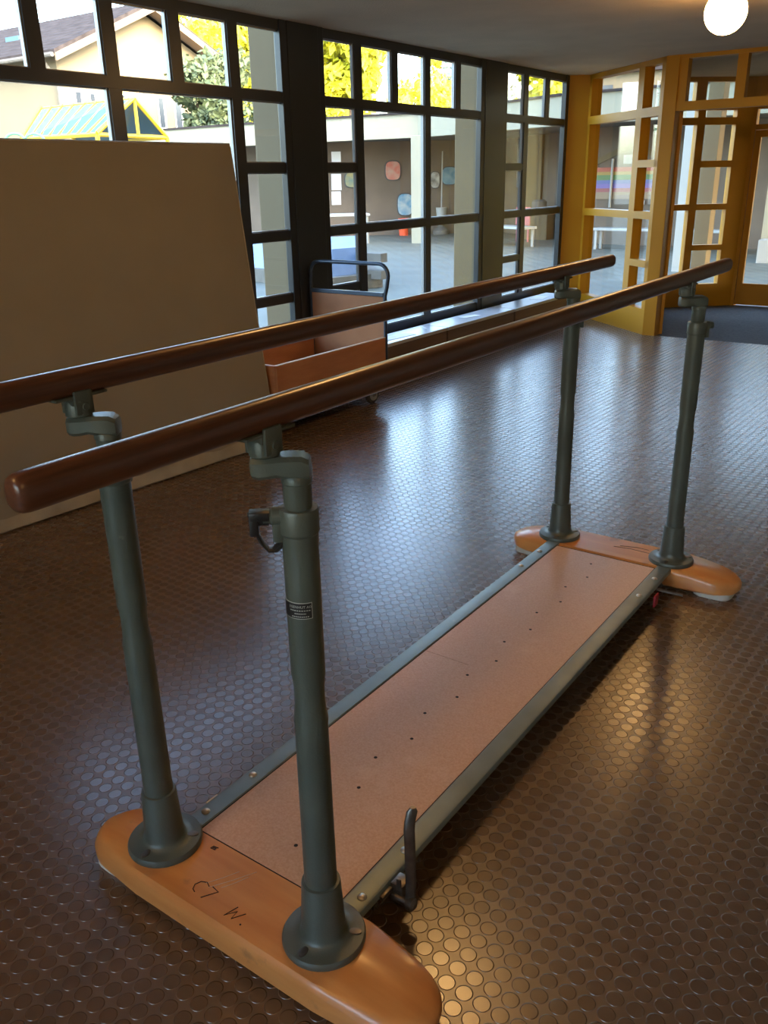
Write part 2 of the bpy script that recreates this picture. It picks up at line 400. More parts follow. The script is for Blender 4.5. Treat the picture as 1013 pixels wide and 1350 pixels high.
wbox(f, WA, 0, .40, d0, d1, 1.665, 1.735)
wbox(f, WA, 0, .40, d0, d1, .685, .755)
wbox(f, WA, 0, 1.55, d0+.002, d1, -.02, .265)
f.build('frame', M_yellow, root, smooth=False)
p = MB(); wbox(p, WA, .03, 1.52, -.075, -.083, .2, 2.62); p.build('glass_pane', M_glass, root, smooth=False)
# free-standing post
f = MB(); f.box((-1.905,8.04,-.02),(-1.775,8.20,CZ+.01), .004)
tag(f.build('trim_4', M_yellow, smooth=False), kind='structure')
# portal header with fixed lights above the opening
root = thing('window_5', (-.3,8.05,2.17), kind='structure')
f = MB(); f.box((-1.78,8.055,2.165),(1.3,8.17,2.245)); f.box((-1.78,8.055,2.615),(1.3,8.17,CZ+.01))
for a, b in ((-1.78,-1.695),(-1.245,-1.155),(-.70,-.61),(.2,.29),(1.2,1.3)): f.box((a,8.060,2.22),(b,8.165,2.64))
f.box((1.2,8.057,-.02),(1.3,8.168,2.19))
f.build('frame', M_yellow, root, smooth=False)
p = MB(); p.box((-1.72,8.11,2.23),(1.22,8.118,2.63)); p.build('glass_pane', M_glass, root, smooth=False)
# wall B (far left wall of the porch)
B0, B1 = (-2.44,10.07), (-1.68,10.76)
WB = wall_frame(B0, (B1[0]-B0[0], B1[1]-B0[1]))
root = thing('window_6', WB(.4,0,0), kind='structure')
f = MB(); t0, t1 = 0, .10
wbox(f, WB, -.12, -.04, t0, t1, -.02, CZ+.01); wbox(f, WB, .30, .395, t0, t1, .26, 2.30); wbox(f, WB, .79, 1.0, t0, t1, -.02, CZ+.01)
wbox(f, WB, -.1, .9, t0, t1, 2.60, CZ+.01); wbox(f, WB, -.1, .9, t0-.003, t1, 2.295, 2.385); wbox(f, WB, -.1, .9, t0-.003, t1, 2.135, 2.215)
wbox(f, WB, .25, .38, t0, t1, 2.385, 2.6)
wbox(f, WB, -.1, .9, t0-.003, t1, 1.17, 1.24); wbox(f, WB, .35, .85, t0, t1, 1.66, 1.735); wbox(f, WB, .35, .85, t0, t1, .69, .755)
wbox(f, WB, -.1, .9, t0-.003, t1, -.02, .275)
f.build('frame', M_yellow, root, smooth=False)
p = MB(); wbox(p, WB, -.06, .85, .06, .068, .2, 2.62); p.build('glass_pane', M_glass, root, smooth=False)
# plain side panel from the free post back to wall B
f = MB(); f.extrude_poly([(-1.80,8.20,-.02),(-2.50,10.02,-.02),(-2.50,10.02,CZ),(-1.80,8.20,CZ)], (.05,.02,0))
tag(f.build('trim_5', M_yellow, smooth=False), kind='structure')
# door leaf and its surround (wall C)
f = MB(); f.box((-1.72,10.74,-.02),(-1.66,10.86,CZ+.01)); f.box((-1.66,10.75,2.30),(.2,10.86,CZ+.01)); f.box((-.52,10.75,-.02),(.2,10.86,2.3)); f.box((-1.66,10.75,2.07),(-.5,10.86,2.13))
tag(f.build('trim_6', M_yellow, smooth=False), kind='structure')
root = thing('door_1', (-1.1,10.76,0), kind='structure')
f = MB(); y0, y1 = 10.745, 10.80
f.box((-1.655,y0,.01),(-1.585,y1,2.065), .004); f.box((-.62,y0,.01),(-.53,y1,2.065), .004); f.box((-1.60,y0,.01),(-.6,y1,.275), .004); f.box((-1.60,y0,1.985),(-.6,y1,2.065), .004)
f.build('leaf', M_yellow, root, smooth=False)
p = MB(); p.box((-1.60,y0+.02,.26),(-.61,y0+.028,2.0)); p.build('glass_pane', M_glass, root, smooth=False)
h = MB(); h.tube([(-.66,y0,1.10),(-.66,y0-.05,1.10),(-.66,y0-.06,1.05),(-.66,y0-.06,.85),(-.66,y0-.05,.80),(-.66,y0,.80)], .011)
tag(h.build('handle', M_alu, root), 'metal pull handle')
p = MB(); p.box((-1.66,10.80,2.12),(-.5,10.808,2.31)); p.build('fanlight_pane', M_glass, root, smooth=False)

# ------------------------------------------------------------------ ceiling globes
def globe(x, y, label):
    r = thing('globe_lamp', (x,y,CZ), label, 'lamp', 'glass globe ceiling lamps')
    b = MB(); b.ball((x,y,2.515), .125, 40); b.build('glass_globe', M_globe, r)
    c = MB(); c.lathe([(.035,-.025),(.055,-.018),(.06,0)], (x,y,CZ), 32); c.build('ceiling_base', M_brass, r)
globe(-.55, 5.05, 'glowing opal glass globe ceiling lamp in front of the yellow porch')
globe(-.59, 1.84, 'glowing opal glass globe ceiling lamp above the parallel bars')
globe(-.6, -1.6, 'glowing opal glass globe ceiling lamp above the near end of the hall')
globe(2.6, -1.6, 'added opal glass globe ceiling lamp giving fill light at the near right of the hall')  # unseen lamp added as warm fill for the right side

# ------------------------------------------------------------------ parallel bars
PX, PL, W2 = .006, 2.30, .251
ROOT = thing('parallel_bars', (PX, PL/2, 0), 'wooden training parallel bars on green-grey posts with an orange plywood base', 'parallel bars')
ZW = .097                                                   # top of the wood
def foot(yc, ydir, name='foot'):
    """long transverse plank with rounded ski-like ends; ydir=-1 for the near one (outer edge to -y)"""
    mb = MB(); xc = .033; Lh = .505
    N = 44; rr = []
    for i in range(N+1):
        u = -math.cos(PI*i/N)                 # denser near the tips
        x = xc + Lh*u; a = abs(u)
        e = max(0.0, (a-.55)/.45)
        hw = .104*(1-.20*e)                   # half depth
        tip = max(0.0, (a-.80)/.20)
        rnd = math.sqrt(max(0.0, 1-tip**2.4))
        hw *= max(.02, rnd)
        top = ZW - .020*e*e
        bot = .018
        mid = .050
        top2 = mid + (top-mid)*max(.03, rnd**.55); bot2 = mid + (bot-mid)*max(.03, rnd**.5)
        ch = min(.018 + .022*e, (top2-bot2)*.45); ch2 = min(.010, (top2-bot2)*.3); chy = min(.010+.026*e, hw*.7)
        sec = [(-hw, bot2+ch2), (-hw+min(ch2,hw*.5), bot2), (hw-min(ch2,hw*.5), bot2), (hw, bot2+ch2), (hw, top2-ch), (hw-chy*.35, top2-ch*.35), (hw-chy, top2), (-hw+chy, top2), (-hw+chy*.35, top2-ch*.35), (-hw, top2-ch)]
        rr.append([(x, yc + ydir*.008 + q, z) for q, z in sec])
    mb.rings(rr); mb.smooth_angle = 40
    return mb.build(name, M_foot, ROOT)
def pad(x0, x1, yc, par):
    mb = MB(); n = 24; pts = []
    xm, hx, hy = (x0+x1)/2, abs(x1-x0)/2, .082
    for i in range(n):
        a = 2*PI*i/n; c, s = math.cos(a), math.sin(a)
        pts.append((xm + hx*math.copysign(abs(c)**.6, c), yc + hy*math.copysign(abs(s)**.6, s)))
    mb.prism(pts, .001, .026)
    tag(mb.build('pad', M_pad, par), 'white rubber pad under the foot end')
FEET = []
for yc, yd in ((0.0,-1),(PL,1)):
    ft = foot(yc, yd); FEET.append(ft)
    pad(-.45,-.30, yc+yd*.008, ft); pad(.36,.515, yc+yd*.008, ft)
# pen marks and scratches on the near foot
def stroke(par, pts, r=.0012, name='pen_mark', m=M_pen):
    mb = MB(); mb.tube([(x,y,ZW+.0004) for x,y in pts], r, 6); mb.build(name, m, par)
def wr(dx, dy):                                            # handwriting frame on the foot: right = +x, up = +y
    return lambda L: [(dx+a, dy+b) for a,b in L]
C7 = wr(-.078,-.072)
stroke(FEET[0], C7([(.022,.030),(.010,.036),(-.004,.030),(-.010,.016),(-.004,.004),(.006,.000)]))
stroke(FEET[0], C7([(.030,.034),(.052,.030),(.040,.012),(.030,-.004)]))
Wm = wr(.030,-.082)
stroke(FEET[0], Wm([(.012,.034),(.002,.000),(.020,.024),(.022,.002),(.040,.030)]))
mb = MB(); mb.cyl((.080,-.080,ZW-.001),(.080,-.080,ZW+.0008), .0022, seg=10); mb.build('pen_mark', M_pen, FEET[0])
Em = wr(-.142,.046)
stroke(FEET[0], Em([(.016,.010),(.002,.008),(.000,.000),(.014,.002)]), .0014); stroke(FEET[0], Em([(.001,.004),(.013,.006)]), .0014)
for a, b in (((-.055,-.045),(.005,.052)),((-.070,-.04),(-.03,.03)),((-.03,-.03),(.0,.03))):
    stroke(FEET[0], [a, ((a[0]+b[0])/2+.002,(a[1]+b[1])/2), b], .0007, 'scratch', M_boxedge)
stroke(FEET[1], [(.02,2.33),(.09,2.352),(.14,2.35)], .0012); stroke(FEET[1], [(.0,2.31),(.07,2.322),(.16,2.318)], .0012)
# the walking board with its drilled holes and the seams at both feet
mb = MB(); mb.box((PX-.2155,.076,.070),(PX+.2155,2.186,ZW+.0005), .0015)
bd = mb.build('floor_board', M_board, ROOT, smooth=False)
for i in range(16):
    hb = MB(); x = PX + (-.018 if i % 2 else .019); y = .169 + .1278*i
    hb.lathe([(.0052,0),(.0052,.0007),(.0012,.0008)], (x,y,ZW), 14); hb.build('drilled_hole', M_hole, bd)
hb = MB(); hb.box((-.214,1.118,ZW),(-.04,1.1195,ZW+.0008)); hb.build('scratch', M_panelbrown, bd, smooth=False)
sb = MB(); sb.box((PX-.215,.0735,.06),(PX+.215,.0762,ZW+.0006)); sb.box((PX-.215,2.1858,.06),(PX+.215,2.1885,ZW+.0006))
for s in (-1, 1): sb.box((PX+s*.2150,.07,.06),(PX+s*.2185,2.19,ZW+.0004))
sb.build('seam', M_seam, bd, smooth=False)
# steel side rails: rounded channel with dome bolts and nuts
for s in (-1, 1):
    mb = MB(); xi, xo = PX+s*.2180, PX+s*.276; zt = .1005
    prof = [(xi,zt-.006),(xi,zt-.0022),(xi+s*.0028,zt),(xo-s*.009,zt),(xo-s*.0035,zt-.002),(xo,zt-.008),(xo,zt-.017),(xo-s*.004,zt-.017),(xo-s*.004,zt-.009),(xi+s*.006,zt-.009),(xi+s*.006,zt-.055),(xi,zt-.055)]
    mb.rings([[(x,y,z) for x,z in prof] for y in (.03,2.27)])
    rl = mb.build('side_rail', M_rail, ROOT)
    for y in (.128,.302,1.907,2.082):
        b = MB(); b.lathe([(.0115,0),(.0115,.0012),(.0095,.0042),(.005,.0062),(.0,.0068)], (PX+s*.2505,y,zt-.0005), 20); b.build('bolt', M_bolt, rl)
        b = MB(); b.lathe([(.006,0),(.006,.044),(.010,.0441),(.010,.052),(.005,.053),(.005,.058)], (xi+s*.005,y+.02,zt-.030), 6, (s,0,0)); b.build('nut', M_steel, rl)
    b = MB(); b.box((xo-s*.002,.16,zt-.022),(xo+s*.010,.20,zt-.010), .002); b.build('clip', M_pad if s < 0 else M_steel, rl)
# hinged roller lever by the near right corner
b = MB(); X0 = PX+.276
b.obox((X0+.017,.222,.080),(.0165,0,0),(0,.020,0),(0,0,.018),.003)
b.obox((X0+.024,.203,.103),(.006,0,0),(0,.003,0),(0,0,.016),.002)
b.cyl((X0+.005,.205,.062),(X0+.050,.205,.062), .012)
b.lathe([(.014,0),(.016,.004),(.016,.016),(.008,.022)], (X0+.046,.205,.062), 18, (1,0,0))
lv = b.build('lever_bracket', M_steel, ROOT)
b = MB(); path = [(.0,.065),(.004,.12),(.002,.18),(.0,.235),(-.002,.27),(.001,.292),(.010,.314),(.014,.322)]
rr = []
for k, (dy, z) in enumerate(path):
    w = .0125 if k < len(path)-1 else .007; th = .0045
    c = Vector((X0+.052, .208+dy, z))
    ex = Vector((.78,.62,0))*w; ey = Vector((-.62,.78,0))*th
    rr.append([c+ex*math.cos(a)+ey*math.sin(a) for a in [2*PI*i/12 for i in range(12)]])
b.rings(rr); tag(b.build('lever', M_steel, lv), 'upright worn steel lever handle')
# red tag and small lever at the far end of the right rail
b = MB(); b.obox((X0+.012,2.00,.052),(.004,0,0),(0,.022,0),(0,0,.024),.002); tag(b.build('red_tag', mat('red_strap',(.42,.03,.05),.6), ROOT), 'red strap end')
b = MB(); b.tube([(X0-.01,2.06,.070),(X0+.03,2.07,.064),(X0+.09,2.085,.058)], .007); b.build('far_lever', M_steel, ROOT)
# posts
def post(px, py, si, lever=False, plate=False):
    mb = MB()
    mb.lathe([(.020,.115),(.0372,.255),(.0342,.2551),(.0322,.64),(.0332,.652),(.0302,.674),(.0290,.690),(.0288,.725),(.0300,.740),(.0322,.752),(.0322,1.035),(.0352,1.040),(.0356,1.078),(.0335,1.083),(.024,1.0832)], (px,py,0), 40)
    mb.smooth_angle = 28
    ps = mb.build('post', M_post, ROOT)
    fl = MB(); fl.lathe([(.0885,ZW-.002),(.0900,ZW+.003),(.0900,ZW+.011),(.0870,ZW+.0165),(.070,ZW+.0185),(.055,ZW+.021),(.0490,ZW+.031),(.0470,ZW+.045),(.0412,.249),(.0400,.2545),(.0345,.2555)], (px,py,0), 48)
    fl.smooth_angle = 50
    flo = fl.build('flange', M_post, ps)
    for a in (30, 150, 270):                              # countersunk fixing slots
        a = math.radians(a + (0 if px > 0 else 8)); cx, cy = px+.068*math.cos(a), py+.068*math.sin(a)
        d = Vector((math.cos(a), math.sin(a), 0)); t = Vector((-d.y, d.x, 0))
        b = MB(); rr = []
        for z, k in ((ZW+.0165,1.0),(ZW+.0208,1.0),(ZW+.0212,.75),(ZW+.0212,.1)):
            rr.append([Vector((cx,cy,z)) + k*(t*.0085*math.cos(u) + d*.0135*math.sin(u)) for u in [2*PI*i/16 for i in range(16)]])
        b.rings(rr); b.build('fixing_bolt', M_steel, flo)
    b = MB(); b.lathe([(.0235,1.07),(.0235,1.083),(.0252,1.095),(.0252,1.128),(.0270,1.130),(.0270,1.140),(.0245,1.144)], (px,py,0), 32); b.build('inner_tube', M_post, ps)
    # cranked swing arm up to the bar saddle
    ax, ay = -.042, -.030
    b = MB(); rr = []; d = Vector((ax,ay,0)).normalized(); n = Vector((-d.y,d.x,0)); D = Vector((ax,ay,0)).length
    for q, zb_, zt_, w in ((-.027,1.142,1.160,.012),(-.024,1.138,1.172,.022),(-.012,1.138,1.179,.0255),(.004,1.139,1.1795,.0265),(.020,1.1405,1.179,.026),(.032,1.143,1.1775,.025),(D-.005,1.140,1.1765,.0255),(D+.012,1.139,1.176,.0255),(D+.023,1.141,1.175,.019),(D+.026,1.145,1.172,.010)):
        c = Vector((px,py,0)) + d*q; e = .007
        rr.append([c+n*(-w)+Vector((0,0,zb_+e)), c+n*(-w+e)+Vector((0,0,zb_)), c+n*(w-e)+Vector((0,0,zb_)), c+n*w+Vector((0,0,zb_+e)), c+n*w+Vector((0,0,zt_-e)), c+n*(w-e)+Vector((0,0,zt_)), c+n*(-w+e)+Vector((0,0,zt_)), c+n*(-w)+Vector((0,0,zt_-e))])
    b.rings(rr); b.build('swing_arm', M_post, ps)
    sx, sy = px+ax, py+ay
    b = MB(); b.lathe([(.0245,1.178),(.0265,1.180),(.0265,1.205),(.0235,1.210)], (sx,sy,0), 28)
    b.obox((sx,sy,1.212),(.019,0,0),(0,.0235,0),(0,0,.010),.003)
    b.obox((sx+.021,sy,1.207),(.004,0,0),(0,.021,0),(0,0,.024),.003); b.obox((sx-.021,sy,1.207),(.004,0,0),(0,.021,0),(0,0,.024),.003)
    b.cyl((sx-.029,sy,1.199),(sx+.029,sy,1.199), .007, seg=14)
    b.obox((sx,sy+.0,1.219),(.020,0,0),(0,.060,0),(0,0,.003),.0015)
    b.build('bar_saddle', M_post, ps)
    # clamp boss and its D-shaped lever on the camera-left side
    v = Vector((-.76,-.65,0)) if lever else (Vector((.7,.7,0)) if py > 1 else Vector((-.3,.95,0)))
    v.normalize(); t = Vector((-v.y,v.x,0)); c = Vector((px,py,1.062))
    b = MB(); b.lathe([(.017,.02),(.017,.046),(.013,.050),(.013,.062)], c+Vector((0,0,.006)), 16, v)
    b.obox(c+v*.036+Vector((0,0,-.016)), v*.011, t*.013, Vector((0,0,.024)), .004)
    cb = b.build('clamp_boss', M_post, ps)
    if lever:
        b = MB(); up = Vector((0,0,1)); loop = []
        pts = [(.028,-.030),(.034,-.046),(.044,-.056),(.056,-.056),(.066,-.044),(.075,-.024),(.081,-.004),(.083,.010)]
        rr = []
        for q, z in pts:
            rr.append([c+v*(q+.0058*math.cos(u))+t*(.0125*math.sin(u))+up*z + up*.0058*math.cos(u)*.6 for u in [2*PI*i/10 for i in range(10)]])
        b.rings(rr)
        b.obox(c+v*.068+up*.010, v*.018, t*.014, up*.008, .003); b.obox(c+v*.078+up*(-.006), v*.008, t*.0135, up*.020, .003)
        b.lathe([(.010,0),(.010,.026),(.006,.028)], c+v*.052, 14, v)
        tag(b.build('clamp_lever', M_black, cb), 'black looped clamp lever')
    if plate:
        r0 = .0328; a0, a1 = math.radians(-138), math.radians(-23); z0, z1 = .8815, .9135
        def ring(ra, u0, u1, za, zb, n=22):
            b = MB(); A = [u0+(u1-u0)*i/n for i in range(n+1)]
            rr = [[Vector((px+ra*math.cos(a), py+ra*math.sin(a), za)), Vector((px+ra*math.cos(a), py+ra*math.sin(a), zb)), Vector((px+(ra-.002)*math.cos(a), py+(ra-.002)*math.sin(a), zb)), Vector((px+(ra-.002)*math.cos(a), py+(ra-.002)*math.sin(a), za))] for a in A]
            b.rings(rr); return b
        pl = ring(r0, a0, a1, z0, z1).build('maker_plate', M_letter, ps)
        e = math.radians(2.2)
        bk = ring(r0+.0003, a0+e, a1-e, z0+.0013, z1-.0013).build('plate_ground', M_black, ps)
        def text(body, size, ac, zc):
            cu = bpy.data.curves.new('plate_text', 'FONT'); cu.body = body; cu.size = size; cu.align_x = 'CENTER'; cu.align_y = 'CENTER'; cu.resolution_u = 3
            o = bpy.data.objects.new('plate_text', cu); COL.objects.link(o)
            bpy.context.view_layer.update()
            me = bpy.data.meshes.new_from_object(o.evaluated_get(bpy.context.evaluated_depsgraph_get()))
            bpy.data.objects.remove(o); bpy.data.curves.remove(cu)
            off = Vector((0,0,0)); p = ps
            while p is not None: off += p.location; p = p.parent
            for vt in me.vertices:
                a = ac + vt.co.x/r0; vt.co = Vector((px+(r0+.0007)*math.cos(a), py+(r0+.0007)*math.sin(a), zc+vt.co.y)) - off
            me.materials.clear(); me.materials.append(M_letter); me.name = 'plate_text'
            o = bpy.data.objects.new('plate_text', me); COL.objects.link(o); o.parent = ps
        am = math.radians(-62)
        text('EISENHUT AG', .0068, am, .9055)
        for k, (w, z) in enumerate(((.9,.8985),(.5,.8925),(.75,.8865))):   # small print too worn to read
            for j in range(9):
                b0 = am + math.radians(38*w)*((j/4.5)-1); ring(r0+.0006, b0, b0+math.radians(38*w)*.15, z-.0008, z+.0008, 3).build('worn_print', M_letter, ps)
post( W2+PX*0, 0, 1, lever=True, plate=True)
post(-W2, 0, -1)
post( W2, PL, 1)
post(-W2, PL, -1)
# the two bars
for x in (W2-.042, -W2-.042):
    mb = MB(); rr = []; y0, y1, zc = -.487, 2.803, 1.247
    n = 28; ends = [(0,.45),(.0012,.66),(.004,.82),(.009,.93),(.017,.985),(.026,1.0)]
    for dy, k in ends: rr.append((y0+dy, k))
    for q in range(1, 10): rr.append((y0+(y1-y0)*q/10, 1.0))
    for dy, k in reversed(ends): rr.append((y1-dy, k))
    R = []
    for y, k in rr:
        R.append([(x+.0225*k*math.copysign(abs(math.cos(a))**.85, math.cos(a)), y, zc+.0275*k*math.copysign(abs(math.sin(a))**.85, math.sin(a))) for a in [2*PI*i/n for i in range(n)]])
    mb.rings(R); mb.build('bar', M_bar, ROOT)

# ------------------------------------------------------------------ crash mat leaning on the windows
def crash_mat():
    bot = Vector((-2.598,1.98,0)); ydir = Vector((.055,1,0)).normalized()
    lean = Vector((-.25,.03,1.83)); H = lean.length; up = lean.normalized()
    n = up.cross(ydir)                                     # thickness direction, away from the room
    if n.x > 0: n = -n
    root = thing('crash_mat', (bot.x-.15,bot.y,0), 'large taupe canvas crash mat leaning against the dark windows', 'mat')
    th = .36; L0, L1 = -1.72, .985
    def shell(u0, u1, v0, v1, t0, t1, bulge, name, m, nu=36, nv=24, r=.028):
        mb = MB(); bm = mb.bm
        bmesh.ops.create_cube(bm, size=1.0)
        bmesh.ops.bevel(bm, geom=bm.edges[:], offset=.0001, segments=1, affect='EDGES')
        bm.clear()
        def P(u, v, t): return bot + ydir*u + up*v + n*t
        # front and back grids joined by a rounded rim
        rr = []
        prof = [(0,0)]
        def loop(ins, t):
            pts = []
            a0, a1, b0, b1 = u0+ins, u1-ins, v0+ins, v1-ins
            for i in range(nu): pts.append((a0+(a1-a0)*i/nu, b0))
            for i in range(nv): pts.append((a1, b0+(b1-b0)*i/nv))
            for i in range(nu): pts.append((a1-(a1-a0)*i/nu, b1))
            for i in range(nv): pts.append((a0, b1-(b1-b0)*i/nv))
            out = []
            for u, v in pts:
                wob = .004*math.sin(u*5.1+v*3)+.003*math.sin(u*11+1)
                out.append(P(u, v, t+wob*.5))
            return out
        K = 5
        for k in range(K+1):
            a = PI/2*k/K; rr.append(loop(r*(1-math.sin(a)), t0+r*(1-math.cos(a))))
        for k in range(K+1):
            a = PI/2*k/K; rr.append(loop(r*(1-math.cos(a)), t1-r*(1-math.sin(a))))
        mb.rings(rr); mb.smooth_angle = 60
        return mb.build(name, m, root)
    shell(L0, L1, .012, H, 0, th, 0, 'cover', M_mat)
    # paler bottom border folded over the lower edge
    mb = MB(); rr = []
    for i in range(41):
        u = L0+.01+(L1-L0-.02)*i/40; w = .004*math.sin(u*9)+.003*math.sin(u*23)
        P = lambda v, t: bot + ydir*u + up*v + n*t
        rr.append([P(.085+w*2,-.004), P(.05,-.009-w), P(.012,-.008-w), P(.002,.01), P(.002,th-.02), P(.006,th-.02), P(.010,.014), P(.02,-.001), P(.05,-.001), P(.083+w*2,.002)])
    mb.rings(rr); tag(mb.build('border_strip', M_matb, root), 'paler canvas strip along the bottom edge')
    # piping along the two visible edges
    mb = MB(); mb.tube([bot+ydir*(L1-.012)+up*(.03+(H-.06)*i/20)+n*.004 for i in range(21)], .0045, 8)
    mb.tube([bot+ydir*(L0+.03+(L1-L0-.06)*i/20)+up*(H-.012)+n*.004 for i in range(21)], .0045, 8)
    mb.build('piping', M_matb, root)
crash_mat()

# ------------------------------------------------------------------ platform trolley
TR = thing('platform_trolley', (-2.85,3.52,0), 'platform trolley with blue-grey tube handle and orange-brown plywood box sides', 'trolley')
x0, x1, y0, y1 = -3.272, -2.545, 2.992, 4.225
b = MB(); b.box((x0,y0,.165),(x1,y1,.20), .006); b.build('deck', M_box, TR, smooth=False)
b = MB(); b.box((x1-.028,y0,.19),(x1,y1-.02,.50), .004)
sbp = b.build('side_board', M_box, TR, smooth=False)
b = MB(); b.box((x1-.028,y0,.4985),(x1,y1-.02,.5035), .001); tag(b.build('board_edge', M_boxedge, sbp, smooth=False), 'pale plywood edge')
b = MB(); b.box((x0,y0,.19),(x0+.028,y1-.02,.45), .004); sbp = b.build('side_board', M_box, TR, smooth=False)
b = MB(); b.box((x0,y0,.4485),(x0+.028,y1-.02,.4525), .001); b.build('board_edge', M_boxedge, sbp, smooth=False)
b = MB(); b.box((x0+.028,y0,.19),(x1-.028,y0+.028,.50), .004); b.build('end_board', M_box, TR, smooth=False)
b = MB()
def arc(c, r, a0, a1, n=6): return [(c[0]+r*math.cos(a0+(a1-a0)*i/n), y1, c[1]+r*math.sin(a0+(a1-a0)*i/n)) for i in range(n+1)]
path = [(x0+.01,y1,.17),(x0+.01,y1,.80),(x0+.005,y1,.88),(x0+.012,y1,.93)] + arc((x0+.095,.945),.085,PI,PI/2) + arc((x1-.065,.945),.085,PI/2,0) + [(x1+.018,y1,.93),(x1+.008,y1,.87),(x1-.012,y1,.80),(x1-.012,y1,.17)]
b.tube(path, .0145, 12); b.build('handle_tube', M_tube, TR)
b = MB(); b.box((x0+.02,y1-.014,.795),(x1-.02,y1+.014,.825), .004); b.build('cross_bar', M_tube, TR, smooth=False)
b = MB(); b.box((x0+.02,y1-.008,.20),(x1-.02,y1+.008,.797), .002); b.build('end_panel', M_panelbrown, TR, smooth=False)
for (cx, cy) in ((x1-.09,y1-.09),(x0+.10,y1-.09),(x1-.25,y0+.50),(x0+.12,y0+.50)):
    b = MB(); b.box((cx-.045,cy-.045,.158),(cx+.045,cy+.045,.166)); b.box((cx-.028,cy-.02,.06),(cx-.023,cy+.02,.16)); b.box((cx+.023,cy-.02,.06),(cx+.028,cy+.02,.16)); b.cyl((cx-.030,cy,.075),(cx+.030,cy,.075),.008)
    fk = b.build('caster_fork', M_steel, TR, smooth=False)
    b = MB(); b.lathe([(.050,-.019),(.067,-.018),(.074,-.009),(.075,0),(.074,.009),(.067,.018),(.050,.019)], (cx,cy,.075), 32, (1,0,0)); b.build('wheel', M_tyre, fk)
    b = MB(); b.lathe([(.049,-.0205),(.049,.0205)], (cx,cy,.075), 24, (1,0,0)); b.build('hub', M_hub, fk)

# ------------------------------------------------------------------ low benches under the windows
ys = [4.42, 5.74, 7.08, 8.42]
blabels = ['grey-topped low wooden bench under the windows, nearest the trolley', 'grey-topped low wooden bench under the windows, middle of the row', 'grey-topped low wooden bench under the windows, nearest the yellow wall']
for i in range(3):
    a, c = ys[i]+.006, ys[i+1]-.006
    r = thing('low_bench', (-3.07,(a+c)/2,0), blabels[i], 'bench', 'low benches under the windows')
    b = MB(); b.box((-3.215,a,.300),(-2.925,c,.330), .005); b.build('bench_top', M_benchtop, r, smooth=False)
    b = MB(); b.box((-2.955,a+.01,.170),(-2.935,c-.01,.298), .004); b.build('front_board', M_benchwood, r, smooth=False)
    b = MB(); b.box((-2.960,a+.01,.02),(-2.940,c-.01,.150), .004); b.build('front_board', M_benchwood, r, smooth=False)
    for ye in (a+.01, c-.03):
        b = MB(); b.box((-3.21,ye,.0),(-2.962,ye+.02,.299)); b.build('end_panel', M_benchwood, r, smooth=False)
for (x, y, w, l, rz, lab) in ((-3.06,5.05,.13,.46,.10,'long white paper strip on the bench nearest the trolley'),(-3.12,5.62,.02,.16,-.9,'narrow white paper slip across the first two benches'),(-3.08,6.40,.10,.22,.3,'pale paper sheet on the middle bench'),(-3.08,7.95,.14,.30,-.2,'white paper sheet on the bench nearest the yellow wall')):
    b = MB(); d = Vector((math.sin(rz),math.cos(rz),0)); q = Vector((d.y,-d.x,0)); b.obox((x,y,.3318),q*w/2,d*l/2,Vector((0,0,.0012)))
    tag(b.build('paper_sheet', M_paper, smooth=False), lab, 'paper')

# ------------------------------------------------------------------ outdoors
mb = MB(); mb.prism([(-70,-40),(14,-40),(14,-4.62),(XW-.15,-4.62),(XW-.15,9.2),(-2.2,8.6),(-2.55,10.1),(-1.7,10.90),(14,10.90),(14,70),(-70,70)], -.3, -.02)
tag(mb.build('ground', M_ground, loc=(0,0,-.02), smooth=False), kind='structure')
# piers just outside the dark pillars
for y, lab in ((4.27,'tan concrete pier outside, behind the first black pillar by the mat'),(7.28,'tan concrete pier outside, behind the second black pillar near the porch')):
    b = MB(); b.box((-3.80,y,-.05),(-3.46,y+.42,2.88), .012)
    tag(b.build('concrete_pier', M_tan, smooth=False), lab, 'pier', 'concrete piers outside')
# the low wing across the court: fascia, roof, back wall, columns
FA = [(-23.5,19.3),(-15.3,19.4),(-12.4,19.75),(-9.2,18.6),(-7.4,17.8),(-1.0,17.4)]
BW = [(-23.5,21.2),(-16.5,20.9),(-16.4,20.4),(-12.2,24.2),(-7.5,20.35),(-1.0,19.8)]
wing = thing('arcade_wing', (-12,20,0), 'low cream flat-roofed arcade building across the courtyard', 'building')
b = MB()
for (p, q) in zip(FA, FA[1:]):
    p, q = Vector((*p,0)), Vector((*q,0)); d = (q-p).normalized(); nn = Vector((-d.y,d.x,0))
    b.hexa([p+Vector((0,0,2.62)),q+Vector((0,0,2.62)),q+nn*.3+Vector((0,0,2.62)),p+nn*.3+Vector((0,0,2.62)),p+Vector((0,0,3.2)),q+Vector((0,0,3.2)),q+nn*.3+Vector((0,0,3.2)),p+nn*.3+Vector((0,0,3.2))])
b.build('fascia', M_cream, wing, smooth=False)
b = MB()
for (p, q) in zip(FA, FA[1:]):
    p, q = Vector((*p,0)), Vector((*q,0)); d = (q-p).normalized(); nn = Vector((-d.y,d.x,0))*-.05
    b.hexa([p+nn+Vector((0,0,3.2)),q+nn+Vector((0,0,3.2)),q-nn*5+Vector((0,0,3.2)),p-nn*5+Vector((0,0,3.2)),p+nn+Vector((0,0,3.25)),q+nn+Vector((0,0,3.25)),q-nn*5+Vector((0,0,3.25)),p-nn*5+Vector((0,0,3.25))])
b.build('roof_edge', M_tile, wing, smooth=False)
b = MB(); b.prism([(x,y+.2) for x,y in FA]+[(-1.0,20),(-7.5,20.6),(-12.2,24.5),(-16.6,21.2),(-23.5,21.5)], 2.66, 2.9); b.build('soffit', M_greybox, wing, smooth=False)
b = MB()
